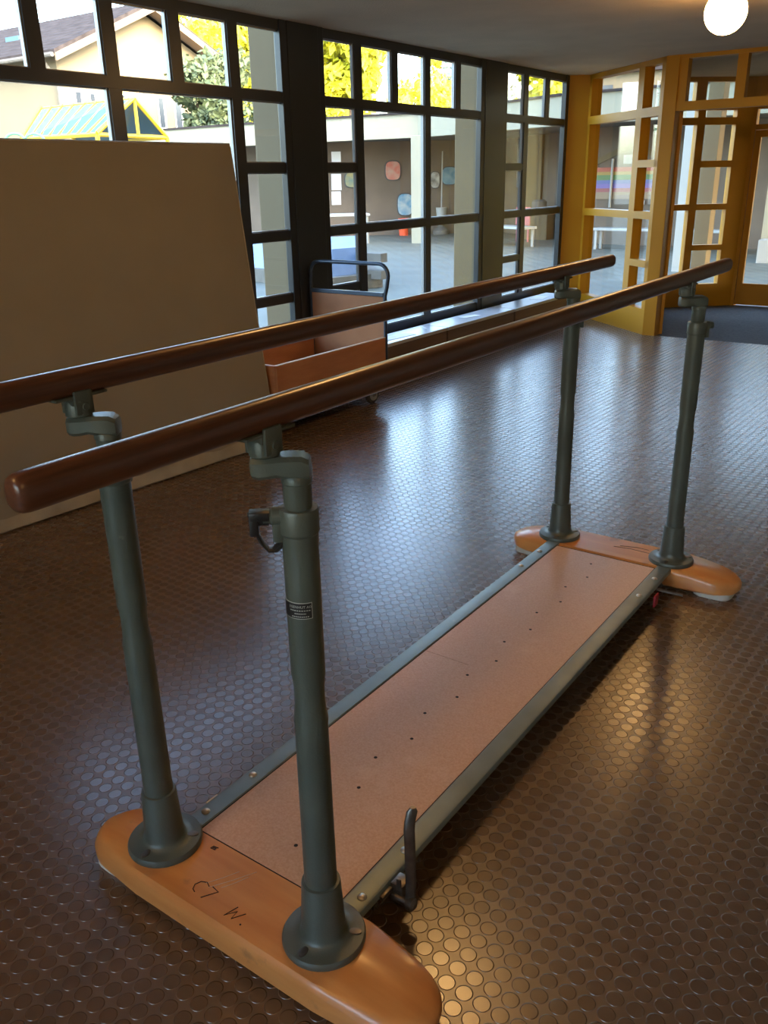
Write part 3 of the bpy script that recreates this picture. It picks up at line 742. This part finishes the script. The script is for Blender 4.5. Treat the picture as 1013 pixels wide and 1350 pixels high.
for (p, q) in zip(BW, BW[1:]):
    p, q = Vector((*p,0)), Vector((*q,0)); d = (q-p).normalized(); nn = Vector((-d.y,d.x,0))*.2
    b.hexa([p+Vector((0,0,-.1)),q+Vector((0,0,-.1)),q+nn+Vector((0,0,-.1)),p+nn+Vector((0,0,-.1)),p+Vector((0,0,2.7)),q+Vector((0,0,2.7)),q+nn+Vector((0,0,2.7)),p+nn+Vector((0,0,2.7))])
b.build('back_wall', M_brownwall, wing, smooth=False)
for (x, y, w) in ((-11.97,19.2,.36),(-22.9,19.6,.4)):
    b = MB(); b.box((x-w/2,y-w/2,-.05),(x+w/2,y+w/2,2.64), .01); b.build('column', M_cream, wing, smooth=False)
b = MB(); b.box((-10.4,22.25,-.05),(-9.95,22.7,2.66), .01); tag(b.build('column', M_tan, wing, smooth=False), 'tan column')
b = MB(); b.box((-10.95,22.7,1.3),(-10.55,23.0,2.6)); tag(b.build('dark_window', M_win, wing, smooth=False), 'dark window')
# porch columns seen through the yellow frames
b = MB(); b.box((-3.72,14.62,-.05),(-3.50,14.84,3.4), .01); tag(b.build('courtyard_column', M_white, smooth=False), 'slim white column in the courtyard seen through the porch', 'column')
b = MB(); b.box((-3.62,15.4,-.05),(-3.36,15.7,3.4), .01); tag(b.build('courtyard_column', M_tan, smooth=False), 'broad tan column in the courtyard seen through the porch', 'column')
b = MB(); b.box((-2.86,17.2,-.05),(1.2,17.6,3.4)); tag(b.build('courtyard_wall', M_cream, smooth=False), 'cream rendered wall beyond the glass porch door', 'wall')
b = MB(); b.box((-2.80,16.75,-.05),(1.2,17.18,.40), .01); tag(b.build('courtyard_ledge', M_white, smooth=False), 'pale concrete ledge along the wall beyond the porch door', 'ledge')
# pictures on the brown back wall
def onwall(P, Q, s, z, off=.02):
    P, Q = Vector((*P,0)), Vector((*Q,0)); d = (Q-P).normalized(); nn = Vector((d.y,-d.x,0))
    return P+d*s+nn*off+Vector((0,0,z)), d, nn
def shield(s, z, w, h, ca, cb, lab):
    c, d, nn = onwall(BW[2], BW[3], s, z)
    root = thing('painted_shield', c, lab, 'picture', 'painted shields on the arcade wall')
    def ring(k, t): 
        out = []
        for i in range(20):
            a = 2*PI*i/20; e = .62
            out.append(c+d*(k*w/2*math.copysign(abs(math.cos(a))**e,math.cos(a)))+Vector((0,0,k*h/2*math.copysign(abs(math.sin(a))**e,math.sin(a))))+nn*t)
        return out
    b = MB(); b.rings([ring(1,0),ring(1,.02),ring(.94,.024)]); b.build('rim', mat('shield_rim',(.05,.06,.07),.6), root)
    b = MB(); b.rings([ring(.9,.022),ring(.9,.027)]); b.build('painting', mat('shield_paint', ca, .6, vscale=4.5, col2=cb), root, smooth=False)
shield(2.25,1.84,.50,.58,(.50,.10,.07),(.45,.35,.28),'red and grey painted shield on the brown arcade wall')
shield(2.62,.86,.52,.68,(.06,.26,.42),(.50,.52,.50),'blue and white painted shield low on the brown arcade wall')
shield(1.04,1.60,.56,.46,(.40,.32,.10),(.12,.22,.22),'yellow and green painted shield beside the paper posters')
shield(4.0,1.66,.52,.55,(.05,.20,.30),(.25,.38,.42),'dark teal painted shield right of the cream column')
shield(3.55,1.55,.30,.50,(.55,.52,.45),(.10,.09,.08),'black and white painted shield half behind the cream column')
for s, z, w, h, lab in ((.54,2.22,.28,.36,'uppermost of the pale posters on the arcade wall'),(.52,1.55,.30,.46,'middle one of the pale posters on the arcade wall'),(.50,1.09,.28,.38,'lowest of the pale posters, with a dark scribble, on the arcade wall')):
    c, d, nn = onwall(BW[2], BW[3], s, z)
    b = MB(); b.obox(c, d*w/2, nn*.004, Vector((0,0,h/2))); tag(b.build('paper_poster', M_paper, smooth=False), lab, 'poster', 'paper posters on the arcade wall')
# things standing in the court
def table(name, a, b_, w, h, lab, group=None):
    a, b_ = Vector((*a,0)), Vector((*b_,0)); d = (b_-a); L = d.length; d.normalize(); q = Vector((-d.y,d.x,0)); c = (a+b_)/2
    r = thing(name, c, lab, 'table' if 'table' in name else 'bench', group)
    m_ = MB(); m_.obox(c+Vector((0,0,h-.03)), d*L/2, q*w/2, Vector((0,0,.03)), .008); m_.build('top', M_white, r, smooth=False)
    for sa in (-1,1):
        for sb_ in (-1,1):
            m_ = MB(); p = c+d*sa*(L/2-.08)+q*sb_*(w/2-.06); m_.box((p.x-.03,p.y-.03,-.02),(p.x+.03,p.y+.03,h-.05)); m_.build('leg', M_white, r, smooth=False)
table('garden_table', (-14.6,17.7), (-13.45,18.85), .7, .75, 'white table standing under the arcade roof')
table('garden_bench', (-9.9,19.4), (-8.55,18.75), .5, .46, 'white bench in front of the tan arcade column')
b = MB(); b.lathe([(.13,0),(.16,.48),(.17,.50),(.15,.50),(.12,.1)], (-14.25,21.75,-.02), 20); tag(b.build('litter_bin', M_red), 'orange-red bin beside the cream column', 'bin')
r = thing('flag_pole', (-13.42,22.6,0), 'slim pole standing in a white bucket under the arcade', 'pole')
b = MB(); b.lathe([(.14,.5),(.17,.76),(.15,.76),(.12,.52)], (-13.42,22.6,0), 20); b.build('bucket', M_white, r)
b = MB(); b.cyl((-13.42,22.6,.55),(-13.40,22.62,2.35), .018, seg=10); b.build('pole', M_white, r)
b = MB(); b.lathe([(.25,-.02),(.25,.1),(.1,.2),(.1,.5)], (-13.42,22.6,0), 20); b.build('stand', M_greybox, r)
b = MB(); b.lathe([(.14,.62),(.2,.75),(.2,.95),(.14,1.0),(.12,.95)], (-9.62,21.5,0), 20); tag(b.build('plant_pot', M_greybox), 'round dark pot on a tan crate under the arcade', 'pot')
b = MB(); b.box((-9.95,21.25,-.02),(-9.25,21.75,.62), .01); tag(b.build('wooden_crate', M_tan, smooth=False), 'tan crate under the round dark pot', 'crate')
b = MB(); b.box((-9.75,20.4,.40),(-9.35,20.44,.85)); b.box((-9.73,20.4,-.02),(-9.69,20.44,.42)); b.box((-9.41,20.4,-.02),(-9.37,20.44,.42)); tag(b.build('notice_board', M_pink, smooth=False), 'pink board behind the white bench', 'board')
# blue covered sand box
r = thing('sand_box', (-8.6,10.6,0), 'low weathered sand box under a blue cover in the courtyard', 'sand box')
b = MB(); b.hexa([(-10.6,10.5,-.02),(-7.35,9.55,-.02),(-7.05,10.5,-.02),(-9.3,13.0,-.02),(-10.6,10.5,.20),(-7.35,9.55,.20),(-7.05,10.5,.20),(-9.3,13.0,.20)]); b.build('surround', M_greybox, r, smooth=False)
b = MB(); b.hexa([(-10.52,10.58,.20),(-7.48,9.68,.20),(-7.3,10.42,.20),(-9.3,12.85,.20),(-10.45,10.7,.60),(-7.55,9.85,.60),(-7.4,10.45,.60),(-9.25,12.7,.60)]); b.build('cover', M_blue, r, smooth=False)
for z in (.12,.38):
    b = MB(); b.box((-7.36,10.28,z),(-6.92,10.46,z+.14), .01); b.build('corner_board', M_greybox, r, smooth=False)
# rainbow mural with rail and signs on the far wall
def mural():
    P, Q = BW[4], BW[5]; c, d, nn = onwall(P, Q, .70, 1.40, .02)
    m = bpy.data.materials.new('rainbow_paint'); m.use_nodes = True; nt = m.node_tree
    tc = nt.nodes.new('ShaderNodeTexCoord'); sp = nt.nodes.new('ShaderNodeSeparateXYZ'); nt.links.new(tc.outputs['Generated'], sp.inputs[0])
    rp = nt.nodes.new('ShaderNodeValToRGB'); rp.color_ramp.interpolation = 'CONSTANT'
    cols = [(0,(.28,.19,.11)),(.22,(.30,.08,.08)),(.34,(.18,.12,.34)),(.48,(.10,.12,.30)),(.60,(.10,.19,.06)),(.76,(.36,.22,.04)),(.86,(.40,.075,.035))]
    e = rp.color_ramp.elements; e[0].position = 0; e[0].color = (*cols[0][1],1); e[1].position = cols[1][0]; e[1].color = (*cols[1][1],1)
    for p_, c_ in cols[2:]:
        k = e.new(p_); k.color = (*c_,1)
    nt.links.new(sp.outputs['Z'], rp.inputs[0]); nt.links.new(rp.outputs[0], nt.nodes['Principled BSDF'].inputs['Base Color'])
    b = MB(); b.obox(c, d*.80, nn*.01, Vector((0,0,.36))); tag(b.build('rainbow_mural', m, smooth=False), 'rainbow-striped mural on the far courtyard wall', 'mural')
    b = MB()
    for (s0,z0),(s1,z1) in (((-.2,1.84),(.55,2.14)),((.55,2.14),(.85,2.18)),((.85,2.18),(1.5,2.02))):
        a, _, _ = onwall(P,Q,s0,z0,.03); e_, _, _ = onwall(P,Q,s1,z1,.03)
        b.hexa([a-Vector((0,0,.07)),e_-Vector((0,0,.07)),e_-Vector((0,0,.07))-nn*.03,a-Vector((0,0,.07))-nn*.03,a+Vector((0,0,.07)),e_+Vector((0,0,.07)),e_+Vector((0,0,.07))-nn*.03,a+Vector((0,0,.07))-nn*.03])
    tag(b.build('gable_board', M_tan, wing, smooth=False), 'tan gable-shaped board')
    a, _, _ = onwall(P,Q,.38,.85,.08); b = MB(); b.cyl(a, a+Vector((0,0,1.1)), .03, seg=12); tag(b.build('down_pipe', M_white), 'thin white pipe in front of the rainbow mural', 'pipe')
    a, _, _ = onwall(P,Q,.76,1.93,.05); b = MB(); b.obox(a, d*.12, nn*.01, Vector((0,0,.10)), .006); tag(b.build('cloud_sign', M_white, smooth=False), 'small white sign above the rainbow mural', 'sign')
    a, _, _ = onwall(P,Q,1.12,.96,.05); b = MB(); b.obox(a, d*.14, nn*.01, Vector((0,0,.05)), .004); tag(b.build('name_sign', M_white, smooth=False), 'small white sign low on the rainbow mural', 'sign')
mural()
table('garden_bench', (-6.9,18.9), (-5.2,18.8), .4, .46, 'long white bench in front of the rainbow mural wall', None)
table('garden_bench', (-4.7,18.7), (-3.5,18.6), .4, .46, 'white bench behind the white and tan courtyard columns', None)
# yellow framed glass canopy beyond the mat
r = thing('glass_canopy', (-17.5,13.4,0), 'sloping glass canopy with bright yellow bars in front of the house', 'canopy')
R0, R1, E0, E1, K0, K1 = map(Vector, ((-19.56,13.36,3.42),(-15.93,13.31,3.42),(-18.6,12.05,2.66),(-16.05,12.25,2.66),(-19.9,14.6,2.66),(-16.3,14.5,2.66)))
b = MB(); b.extrude_poly([E0,E1,R1,R0], (0,0,.02)); b.extrude_poly([K0,R0,R1,K1], (0,0,.02)); b.build('glass_slope', M_skyglass, r, smooth=False)
for i in range(9):
    t = i/8; b = MB(); b.tube([E0.lerp(E1,t)+Vector((0,0,.03)), R0.lerp(R1,t)+Vector((0,0,.03))], .05 if i in (0,8) else .03, 6); b.build('glazing_bar', M_cyel, r, smooth=False)
b = MB(); b.tube([R0,R1],.05,6); b.tube([E0,E1],.05,6); b.tube([K0,K1],.05,6); b.tube([R1,K1],.05,6); b.tube([R0,K0],.05,6); b.tube([E1,K1],.05,6); b.tube([E0,K0],.05,6); b.tube([R1, (R1.x,R1.y,2.66)],.04,6); b.build('frame', M_cyel, r, smooth=False)
for p in (E0,E1,K0,K1):
    b = MB(); b.cyl((p.x,p.y,-.02),(p.x,p.y,2.66), .05, seg=8); b.build('leg', M_cyel, r, smooth=False)
b = MB(); b.extrude_poly([E1,K1,R1],(.02,0,0)); b.build('gable_glass', M_glass, r, smooth=False)
r = thing('roof_light', (-7.3,20.9,3.0), 'small blue glazed roof light with yellow edge on the far roof', 'roof light')
b = MB(); b.extrude_poly([(-8.0,21.0,2.9),(-7.2,20.2,2.9),(-7.2,21.4,3.32),(-8.0,21.6,3.32)], (0,0,.03)); b.build('glass_slope', M_skyglass, r, smooth=False)
b = MB(); b.tube([(-8.0,21.0,2.93),(-7.2,20.2,2.93)],.05,6); b.tube([(-7.2,21.4,3.35),(-8.0,21.6,3.35)],.04,6); b.build('edge_bar', M_cyel, r, smooth=False)
# house with gable to the court
H = thing('gabled_house', (-36,25,0), 'cream rendered house with a dark tiled gable roof', 'house')
gx = -28.9; ya, yb, yr = 20.75, 29.2, 25.0; ez, rz = 6.25, 8.12
b = MB(); b.extrude_poly([(gx,ya,-.1),(gx,yb,-.1),(gx,yb,ez-.15),(gx,yr,rz-.18),(gx,ya,ez-.15)], (-17,0,0)); b.build('wall', M_house, H, smooth=False)
for (yo, sgn) in ((ya-.55,-1),(yb+.55,1)):
    ze = ez - .55*(rz-ez)/(yr-ya)
    b = MB(); b.extrude_poly([(gx+.75,yo,ze),(gx+.75,yr,rz),(gx+.75,yr,rz+.16),(gx+.75,yo,ze+.16)], (-18,0,0)); b.build('roof_slope', M_tile, H, smooth=False)
    b = MB(); b.extrude_poly([(gx+.85,yo,ze-.22),(gx+.85,yr,rz-.22),(gx+.85,yr,rz+.03),(gx+.85,yo,ze+.03)], (-.10,0,0)); b.build('bargeboard', M_fascia_wood, H, smooth=False)
    b = MB(); b.extrude_poly([(gx+.75,yo,ze-.05),(gx+.75,yr,rz-.05),(gx+.75,yr,rz-.01),(gx+.75,yo,ze-.01)], (-.75,0,0)); b.build('soffit_board', M_fascia_wood, H, smooth=False)
b = MB(); b.tube([(gx+.7,ya-.62,ez-.26),(gx-17,ya-.62,ez-.26)], .08, 8); b.tube([(gx-.05,ya-.62,ez-.26),(gx+.05,ya-.1,ez-1.0),(gx+.05,ya-.1,0)], .06, 8); b.build('gutter', M_greybox, H)
b = MB(); b.box((gx-4.4,ya+1.9,rz-.9),(gx-4.0,ya+2.3,rz-.55)); 
b.box((gx-5.5,yr-2.55,rz-1.05),(gx-4.6,yr-2.2,rz-.80)); b.build('roof_window', M_skyglass, H, smooth=False)
for y0_, y1_, z0_, z1_ in ((21.35,21.72,4.2,4.95),(22.0,22.35,4.2,4.92),(23.5,23.8,4.65,4.95),(25.35,25.75,3.75,4.95),(26.25,26.7,3.75,4.92)):
    b = MB(); b.box((gx-.02,y0_,z0_),(gx+.03,y1_,z1_)); w = b.build('window', M_winf, H, smooth=False)
    b = MB(); b.box((gx+.02,y0_+.05,z0_+.05),(gx+.04,y1_-.10,z1_-.05)); b.build('pane', M_win, w, smooth=False)
r = thing('far_block', (-13,36,0), 'pale block far behind the arcade roof', 'building')
b = MB(); b.box((-16.0,36,-.1),(-10.6,42,5.4)); b.build('wall', M_house, r, smooth=False)
b = MB(); b.box((-14.2,35.97,4.0),(-13.5,36.02,5.0)); b.build('window', M_win, r, smooth=False)
b = MB(); b.box((-16.2,35.8,5.4),(-10.4,42.2,5.55)); b.build('roof', M_tile, r, smooth=False)
# green garden chairs by the canopy (only their hoops show over the mat)
for i, (x, y, lab) in enumerate(((-15.62,9.92,'green hoop at the far left above the mat'),(-15.5,10.28,'green hoop beside the yellow canopy'))):
    z0 = 1.75
    r = thing('green_hoop', (x,y,0), lab, 'hoop', 'green hoops above the mat')
    b = MB(); b.tube([(x+.13*math.cos(a), y+.13*math.cos(a), 2.47+.13*math.sin(a)) for a in [PI*k/10 for k in range(11)]], .025, 8); b.build('hoop', M_green, r)
    for s in (-1,1):
        b = MB(); b.cyl((x+s*.13,y+s*.13,-.02),(x+s*.13,y+s*.13,2.48), .025, seg=8); b.build('leg', M_green, r)
# trees
def tree(x, y, zc, rx, rzz, n, leaf, m, lab, size=.22, name='broadleaf_tree'):
    r = thing(name, (x,y,0), lab, 'tree', 'trees beyond the courtyard')
    rnd = random.Random(int(abs(x*31+y*17)))
    blobs = []
    for k in range(26):
        a, e, q = rnd.uniform(0,2*PI), rnd.uniform(-1,1), rnd.random()**.5
        blobs.append((x+rx*.75*q*math.cos(a)*math.sqrt(1-e*e*.5), y+rx*.75*q*math.sin(a)*math.sqrt(1-e*e*.5), zc+rzz*.8*e, rnd.uniform(.22,.42)*rx))
    b = MB(); bm = b.bm
    for k in range(n):
        bx, by, bz, br = rnd.choice(blobs)
        v = Vector((rnd.gauss(0,1),rnd.gauss(0,1),rnd.gauss(0,1))).normalized()*br*(rnd.random()**.4)
        c = Vector((bx,by,bz))+v
        a1 = Vector((rnd.gauss(0,1),rnd.gauss(0,1),rnd.gauss(0,1))).normalized(); a2 = a1.orthogonal().normalized(); a2.rotate(Matrix.Rotation(rnd.uniform(0,6.28),3,a1)) if False else None
        s = size*rnd.uniform(.6,1.3); w = a1.cross(a2)
        bm.faces.new([bm.verts.new(c+a1*s), bm.verts.new(c+a2*s*.5+w*.1*s), bm.verts.new(c-a1*s), bm.verts.new(c-a2*s*.5+w*.1*s)])
    b.build('foliage', m, r, smooth=False)
    b = MB(); b.tube([(x,y,-.1),(x+.1,y,zc*.4),(x-.1,y+.1,zc*.8),(x,y,zc+rzz*.3)], .2, 8, [.32,.24,.16,.05])
    for k in range(7):
        bx, by, bz, br = blobs[k]; b.tube([(x,y,zc*.75),((x+bx)/2,(y+by)/2,(zc*.75+bz)/2+.2),(bx,by,bz)], .06, 6, [.1,.06,.03])
    b.build('trunk', M_trunk, r)
tree(-32.6,34.2,7.6,4.6,3.9,9000,0,M_leafY,'bright yellow-green tree rising behind the house roof')
tree(-24.0,23.9,4.2,2.0,1.9,5200,0,M_leafG,'grey-green shaded tree beside the house corner', .15)
tree(-21.9,29.2,6.3,2.2,2.8,7500,0,M_leafY,'large bright yellow tree filling the upper middle window')
tree(-27.0,43.0,5.0,2.6,1.6,3600,0,M_leafY,'small yellow tree low beside the gap of white sky', .2)
tree(-33.4,55.2,7.8,3.4,3.6,5200,0,M_leafY,'yellow tree left of the second tan pier', .2)
tree(-13.9,31.2,4.6,1.7,1.7,2800,0,M_leafY,'yellow tree above the arcade roof near the porch', .2)
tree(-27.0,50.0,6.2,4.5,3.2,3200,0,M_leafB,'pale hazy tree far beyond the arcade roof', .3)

# ------------------------------------------------------------------ light
wd = bpy.data.worlds.new('sky'); S.world = wd; wd.use_nodes = True; nt = wd.node_tree
bg = nt.nodes['Background']; sky = nt.nodes.new('ShaderNodeTexSky'); sky.sky_type = 'NISHITA'
sky.sun_disc = False; sky.sun_elevation = math.radians(24); sky.sun_rotation = math.radians(105); sky.air_density = 1.0; sky.dust_density = 2.5; sky.ozone_density = 1.0
nt.links.new(sky.outputs[0], bg.inputs[0]); bg.inputs[1].default_value = 1.45
sd = bpy.data.lights.new('sun', 'SUN'); so = bpy.data.objects.new('sun', sd); COL.objects.link(so)
sd.energy = 1.15; sd.angle = math.radians(.6); sd.color = (1,.87,.66)
dirn = Vector((-.93,.36,-math.tan(math.radians(19)))).normalized()
so.rotation_euler = dirn.to_track_quat('-Z','Y').to_euler(); so.location = (20,-8,20)

vs = S.view_settings
vs.view_transform = 'Standard'; vs.look = 'None'; vs.gamma = 1; vs.use_curve_mapping = False; vs.exposure = 1.0
S.cycles.use_denoising = True
S.cycles.max_bounces = 8; S.cycles.diffuse_bounces = 4; S.cycles.transparent_max_bounces = 16
S.cycles.sample_clamp_indirect = 6
